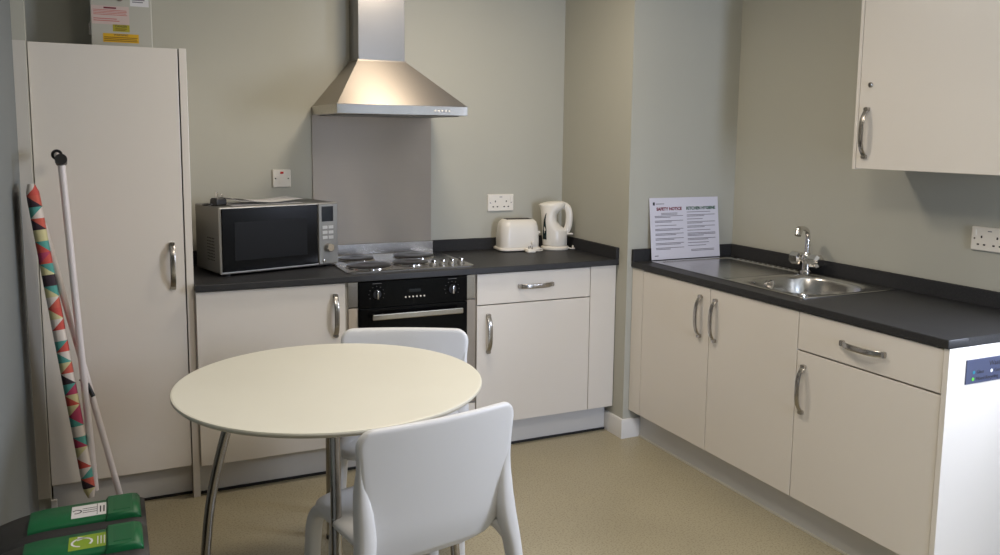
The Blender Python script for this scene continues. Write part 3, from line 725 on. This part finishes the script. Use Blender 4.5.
# ------------------------------------------------------------------ chairs
def make_chair(label):
    t = thing('moulded_chair', label, 'chair', (0, 0, 0), 0, 'white moulded chairs')
    # local frame: the sitter looks towards +y, the back stands near y = -0.2
    HT = .750
    def backpt(s, z):
        v = (z - .36) / (HT - .36)
        y = -.200 - .040 * v ** 1.25 + .42 * s * s * (.35 + .65 * v)          # recline and wrap
        if v < .25: y += .16 * (.25 - v) ** 1.6                                 # tucks in under the seat
        return Vector((s, y, z))
    def halfw(z):
        v = (z - .36) / (HT - .36)
        w = .196 + .046 * v ** .9
        rt, rb = .052, .085
        if z > HT - rt: w -= rt - math.sqrt(max(0, rt * rt - (z - HT + rt) ** 2))
        if z < .36 + rb: w -= (rb - math.sqrt(max(0, rb * rb - (.36 + rb - z) ** 2))) * 1.15
        return max(w, .01)
    zs = [.36 + .005 * i for i in range(6)] + [.39 + (HT - .05 - .39) * i / 16 for i in range(17)] + [HT - .05 + .05 * math.sin(i / 8 * R90) for i in range(1, 9)]
    nx = 26; bm = new(); th = .011
    F, B = [], []
    for z in zs:
        w = halfw(z); rf, rb = [], []
        for i in range(nx + 1):
            s = math.sin((i / nx * 2 - 1) * R90) * w
            p = backpt(s, z); rim = min(1, (w - abs(s)) / .012); rim = math.sqrt(max(0, 1 - (1 - rim) ** 2))
            vr = min(1, (HT - z) / .012, 1); vr = math.sqrt(max(0, 1 - (1 - vr) ** 2)); vb = min(1, (z - .36) / .02); k = th * max(.12, rim * vr * max(.3, vb))
            rf.append(bm.verts.new(p + Vector((0, k, 0)))); rb.append(bm.verts.new(p - Vector((0, k, 0))))
        F.append(rf); B.append(rb)
    for A_, sgn in ((F, 1), (B, -1)):
        for r0, r1 in zip(A_[:-1], A_[1:]):
            for i in range(nx): bm.faces.new((r0[i], r0[i + 1], r1[i + 1], r1[i]) if sgn > 0 else (r0[i], r1[i], r1[i + 1], r0[i + 1]))
    for i in range(nx):
        bm.faces.new((F[0][i], B[0][i], B[0][i + 1], F[0][i + 1])); bm.faces.new((F[-1][i], F[-1][i + 1], B[-1][i + 1], B[-1][i]))
    for k in range(len(zs) - 1):
        bm.faces.new((F[k][0], F[k + 1][0], B[k + 1][0], B[k][0])); bm.faces.new((F[k][nx], B[k][nx], B[k + 1][nx], F[k + 1][nx]))
    obj('backrest', bm, M_chair, t, True, angle=80, wn=False)
    # seat: dished slab with rolled edges
    bm = new(); loops = []
    so = lambda i: [(x, y) for x, y in rrect(-.205 + i, -.180 + i, .205 - i, .185 - i, .07, 8)]
    def dish(x, y, z): return Vector((x, y, z - .012 * max(0, 1 - (x / .16) ** 2) * max(0, 1 - ((y + .02) / .17) ** 2) + .006 * (y > .12) * 0))
    for i, z in ((.03, .392), (.008, .398), (0, .41), (.002, .421), (.01, .428), (.03, .430), (.07, .430), (.12, .430), (.17, .430)):
        loops.append([dish(x, y, z) if z > .42 else Vector((x, y, z)) for x, y in so(min(i, .13)) ] if i < .14 else [dish(x * .45, y * .45 + .01, z) for x, y in so(.13)])
    loft(bm, loops); obj('seat', bm, M_chair, t, True, angle=70)
    for s in (-1, 1):
        # rear leg: grows out of the flank of the back, broad where it meets the seat, and flares to the floor
        bm = new()
        sp_ = [(.715, .2325, .003), (.64, .2315, .008), (.58, .233, .017), (.52, .235, .023), (.46, .2385, .0265), (.40, .2445, .0255), (.34, .251, .022), (.24, .256, .019), (.12, .264, .017), (0, .270, .016)]
        pp = []; rx = []; ry = []
        for z, xo, r_ in sp_:
            xx = xo - r_
            ryy = min(r_ * 1.2 + .002, .028) if z > .44 else .028 - .007 * (.44 - z) / .44
            yb_ = backpt(xx, max(z, .60)).y - .009 + ryy - max(0, .60 - z) * .15
            pp.append(Vector((s * xx, yb_, z))); rx.append(r_); ry.append(ryy)
        pp = smooth_path(pp, 3); ex = lambda L_: [L_[min(i // 3, len(L_) - 1)] * (1 - i % 3 / 3) + L_[min(i // 3 + 1, len(L_) - 1)] * (i % 3 / 3) for i in range(len(pp))]
        sweep(bm, pp, ex(rx), ex(ry), n=18, up=(0, 1, 0), sq=2.8); obj('leg', bm, M_chair, t, True, angle=70, wn=False)
        # front leg: rounded shoulder at the seat corner, then down
        bm = new()
        pp = smooth_path([(s * .165, .03, .408), (s * .175, .09, .410), (s * .186, .135, .400), (s * .194, .158, .36), (s * .198, .166, .28), (s * .203, .174, .14), (s * .208, .182, .0)], 5)
        n_ = len(pp); sweep(bm, pp, [.021 - .003 * i / n_ for i in range(n_)], [.026 - .005 * i / n_ for i in range(n_)], n=18, up=(1, 0, 0), sq=2.8); obj('leg', bm, M_chair, t, True, angle=70, wn=False)
        # webs that carry the seat to the rear leg, arched below
        bm = new(); pp = smooth_path([(s * .228, -.238, .325), (s * .216, -.212, .375), (s * .190, -.170, .402), (s * .13, -.11, .406)], 5)
        n_ = len(pp); sweep(bm, pp, [.010 + .009 * min(1, i / 5) for i in range(n_)], [.012 + .013 * min(1, i / 5) - .012 * i / n_ for i in range(n_)], n=16, up=(0, 0, 1), sq=2.5); obj('side_rail', bm, M_chair, t, True, angle=70)
    return t
chair = make_chair('white moulded chair at the near side of the table, its back to us')
chair.location = (.432, -1.245, 0); chair.rotation_euler = (0, 0, math.radians(10))
c2 = chair.copy(); COL.objects.link(c2)
for ch in list(chair.children):
    k = ch.copy(); COL.objects.link(k); k.parent = c2
c2.location = (.607, -.712, 0); c2.rotation_euler = (0, 0, math.radians(157.5))
c2['label'] = 'white moulded chair tucked in behind the table, facing us in front of the oven'

# ------------------------------------------------------------------ recycling bins
def make_bin(yc, label, kind):
    xa, xb, hw = -.570, -.232, .0865
    t = thing('recycling_bin', label, 'bin', ((xa + xb) / 2, yc, 0), 0, 'recycling bins')
    bm = new()
    def bs(z, i): return [Vector((x, y, z)) for x, y in rrect(xa + .01 + i, yc - hw + i, xb - .006 - i, yc + hw - i, .025)]
    loft(bm, [bs(0, .03), bs(.02, .024), bs(.44, .006), bs(.455, -.002), bs(.475, -.002)]); obj('bin_body', bm, M_dgrey, t)
    ztop = lambda x: .512 - .024 * (max(0, (-.44 - x) / .13)) ** 2 - .012 * (max(0, (x + .262) / .036)) ** 2    # lid, rounded off towards hinge and front
    def slab(x0, x1, y0, y1, off0, off1, n=18, rnd=.006):
        bm = new(); lp = []
        for i in range(n + 1):
            x = x0 + (x1 - x0) * i / n; z = ztop(x); e = rnd
            lp.append([Vector((x, y0, z + off0)), Vector((x, y0, z + off1 - e)), Vector((x, y0 + e, z + off1)), Vector((x, y1 - e, z + off1)), Vector((x, y1, z + off1 - e)), Vector((x, y1, z + off0))])
        loft(bm, lp); return bm
    bm = new(); lp = []; n = 22
    for i in range(n + 1):
        x = xa + (xb - xa) * i / n; z = ztop(x) - .006; e = .014
        lp.append([Vector((x, yc - hw - .0, .462)), Vector((x, yc - hw + .001, z - e)), Vector((x, yc - hw + e + .004, z)), Vector((x, yc + hw - e - .004, z)), Vector((x, yc + hw - .001, z - e)), Vector((x, yc + hw, .462))])
    loft(bm, lp); ld = obj('lid', bm, M_dgrey, t, angle=50)
    gp = obj('green_panel', slab(-.495, xb - .078, yc - .058, yc + .058, -.010, .004), M_green, ld, angle=50)
    bm = new(); lp = []
    for i, (x, z) in enumerate([(xb - .092, .004), (xb - .086, .011), (xb - .03, .011), (xb - .018, .009), (xb - .012, .003), (xb - .011, -.008), (xb - .012, -.016)]):
        zz = ztop(x) + z; e = .006
        lp.append([Vector((x, yc - .061, zz - .022)), Vector((x, yc - .061, zz - e)), Vector((x, yc - .061 + e, zz)), Vector((x, yc + .061 - e, zz)), Vector((x, yc + .061, zz - e)), Vector((x, yc + .061, zz - .022))])
    loft(bm, lp); fl = obj('handle_flap', bm, M_green, ld, angle=50)
    obj('flap_recess', slab(xb - .075, xb - .036, yc - .040, yc + .042, .009, .0122, rnd=.001), mat('deep green plastic', rgb(3, 92, 50), .5), fl)
    # sticker follows the dome
    st = obj('sticker', slab(-.402, -.320, yc - .036, yc + .036, .0035, .0046, rnd=.0002), M_paper if kind == 'white' else M_lime, ld)
    ink = M_inkd if kind == 'white' else M_paper
    def arcmark(cx_, r, a0, a1, wdt, m, name):
        bm = new(); lp = []
        for i in range(25):
            a = math.radians(a0 + (a1 - a0) * i / 24); q = []
            for rr_ in (r - wdt, r + wdt):
                x, y = cx_ + rr_ * math.cos(a), yc + rr_ * math.sin(a); q.append(Vector((x, y, ztop(x) + .0050)))
            lp.append(q + [p - Vector((0, 0, .0008)) for p in reversed(q)])
        loft(bm, lp); return obj(name, bm, m, st)
    if kind == 'white':
        arcmark(-.390, .010, -120, 150, .0016, ink, 'icon')
        bm = new()
        for k in range(3):
            y = yc - .010 + k * .012
            for i in range(6):
                x = -.377 + i * .0055; box(bm, (x, y - .001, ztop(x) + .0044), (x + .0054, y + .001, ztop(x) + .0051))
        for i in range(12):
            y = yc - .033 + i * .0055; box(bm, (-.3445, y, ztop(-.344) + .0044), (-.3433, y + .0054, ztop(-.353) + .0051))
        for xx in (-.338, -.330):
            for i in range(7):
                y = yc - .020 + i * .0055; box(bm, (xx, y, ztop(xx) + .0044), (xx + .003, y + .0044, ztop(xx) + .0051))
        obj('small_print', bm, ink, st)
    else:
        arcmark(-.374, .021, -40, 260, .0024, ink, 'recycling_arrow')
        bm = new()
        z = ztop(-.38) + .005
        prism(bm, [(-.384, .012), (-.384, .034), (-.366, .023)], 0, .0006, lambda u, v, d_: Vector((u, yc + v - .002, ztop(u) + .0044 + d_))); obj('arrow_head', bm, ink, st)
        bm = new()
        for xx in (-.342, -.335, -.328):
            for i in range(7):
                y = yc - .022 + i * .006; box(bm, (xx, y, ztop(xx) + .0044), (xx + .0025, y + .0046, ztop(xx) + .0051))
        obj('small_print', bm, ink, st)
    return t
make_bin(-1.160, 'green lidded grey recycling bin with white sticker, nearer the tall cupboard', 'white')
make_bin(-1.338, 'green lidded grey recycling bin with lime recycling arrow sticker', 'lime')

# ------------------------------------------------------------------ ironing board
t = thing('ironing_board', 'folded ironing board with triangle patterned cover leaning beside the tall cupboard', 'ironing board', (-.42, -.2, 0))
n0, n1 = Vector((-.514, -.33, 1.296)), Vector((-.385, -.33, .210))       # long edge near us
f0, f1 = Vector((-.532, -.075, 1.281)), Vector((-.396, -.075, .122))      # long edge by the wall
bm = new(); loops = []
for i in range(41):
    u = i / 40
    a, b = n0.lerp(n1, u), f0.lerp(f1, u)
    e = 1.0
    if u > .96: e = math.sqrt(max(.02, 1 - ((u - .96) / .04) ** 2))
    if u < .04: e = math.sqrt(max(.02, 1 - ((.04 - u) / .04) ** 2))
    c = (a + b) / 2; hv = (a - b) / 2 * (.88 + .12 * e); wv = Vector((1, .066, .1)).normalized() * .0205 * (.45 + .55 * e)
    lp = []
    for k in range(20):
        an = -math.pi + 2 * math.pi * (k + .5) / 20; ca, sa = math.cos(an), math.sin(an)
        lp.append(c + hv * math.copysign(abs(ca) ** .35, ca) + wv * math.copysign(abs(sa) ** .6, sa))
    loops.append(lp)
rings = loft(bm, loops)
bm.verts.index_update(); wv_ = [((i * 1.085 / 40) / .0375 + 20, 20 + (lambda a_: ((math.copysign(abs(math.sin(a_)) ** .6, math.sin(a_)) + 1) / 2.002 + (0 if math.cos(a_) > 0 else 1)))(-math.pi + 2 * math.pi * (k + .5) / 20), 0) for i in range(41) for k in range(20)]
bd = obj('padded_cover', bm, M_fabric, t, angle=50)
at_ = bd.data.attributes.new('weave', 'FLOAT_VECTOR', 'POINT')
for i, v in enumerate(wv_): at_.data[i].vector = v
bm = new()
loft(bm, [[p + Vector((dx_, 0, 0)) for p in (n0.lerp(n1, u), f0.lerp(f1, u)) for dx_ in ()] or
          [n0.lerp(n1, u) + Vector((-.0215, .03, -.004)), n0.lerp(n1, u) + Vector((-.012, .03, -.004)), f0.lerp(f1, u) + Vector((-.014, 0, 0)), f0.lerp(f1, u) + Vector((-.022, 0, 0))] for u in (.03, .5, .975)])
obj('dark_side_strip', bm, M_dgrey, t)  # thin dark strip along the left flank of the board
def bar(pts, r, name, m=M_tube): 
    bm = new(); sweep(bm, pts, r, n=14, up=(0, 1, 0)); return obj(name, bm, m, t)
A0, A1 = Vector((-.425, -.31, 1.372)), Vector((-.372, -.29, .22))
bar([A0, A0.lerp(A1, .5), A1], .0115, 'leg')
B0, B1 = Vector((-.4895, -.27, 1.16)), Vector((-.262, -.27, .012))
bar([B0, B0.lerp(B1, .5), B1], .0105, 'leg')
bar([A0 + Vector((0, .0, -.012)), A0 + Vector((-.0215, .20, .012))], .009, 'foot_bar')
bar([A0 + Vector((.001, -.018, .004)), A0 + Vector((0, .012, -.006))], .0185, 'foot_cap', M_black)
bar([A0 + Vector((-.0215, .20, .012)), A0 + Vector((-.023, .23, .0125))], .0185, 'foot_cap', M_black)
bar([B1 + Vector((0, -.03, 0)), B1 + Vector((0, .16, 0))], .0115, 'foot_bar')
bar([Vector((-.382, -.29, .605)), Vector((-.364, -.30, .560))], .0075, 'release_lever', M_black)
bar([Vector((-.405, -.28, .618)), Vector((-.382, -.29, .605))], .003, 'lever_rod', M_nickel)

# ------------------------------------------------------------------ light
def area(name, loc, rot, size, power, col, shape='DISK', sy=None):
    l = bpy.data.lights.new(name, 'AREA'); l.shape = shape; l.size = size
    if sy: l.size_y = sy
    l.energy = power; l.color = col
    o = bpy.data.objects.new(name, l); COL.objects.link(o); o.location = loc; o.rotation_euler = rot; return o
area('ceiling_lamp', (1.05, -.42, CEIL - .03), (0, 0, 0), .34, 15, (1.0, .88, .73))
area('ceiling_lamp_rear', (.65, -2.0, CEIL - .03), (0, 0, 0), .5, 15.5, (1.0, .89, .75))
area('added_window_daylight', ((wx0 + wx1) / 2, REAR - .16, (wz0 + wz1) / 2), (R90, 0, 0), wx1 - wx0, 140, (.62, .73, 1.0), 'RECTANGLE', wz1 - wz0)  # cool daylight set in the added rear window
area('added_side_window_daylight', (XR + .16, (vy0 + vy1) / 2, (vz0 + vz1) / 2), (0, R90, 0), vz1 - vz0, 72, (.74, .81, 1.0), 'RECTANGLE', vy1 - vy0)  # daylight for the end panel and chairs, from the added side window
w = bpy.data.worlds.new('overcast sky'); sc.world = w; w.use_nodes = True
w.node_tree.nodes['Background'].inputs[0].default_value = (.62, .76, 1, 1); w.node_tree.nodes['Background'].inputs[1].default_value = .6

# ------------------------------------------------------------------ camera
cam = bpy.data.cameras.new('camera'); co = bpy.data.objects.new('camera', cam); COL.objects.link(co)
f, cxp, cyp = 835.67, 501.05, 236.43
r = Vector((0.90659426, -0.42185923, 0.01102878)); u = Vector((0.04078105, 0.11359247, 0.99269011)); fw = Vector((0.42002827, 0.89951739, -0.12018614))
m = Matrix((( r.x, u.x, -fw.x, -0.27750154), (r.y, u.y, -fw.y, -3.42037884), (r.z, u.z, -fw.z, 1.46892982), (0, 0, 0, 1)))
co.matrix_world = m
cam.sensor_fit = 'HORIZONTAL'; cam.sensor_width = 36; cam.lens = f / 1000 * 36
cam.shift_x = (500 - cxp) / 1000; cam.shift_y = -(277.5 - cyp) / 1000
cam.clip_start = .05
sc.camera = co
sc.view_settings.view_transform = 'Standard'
sc.view_settings.look = 'None'
sc.view_settings.exposure = 0.0
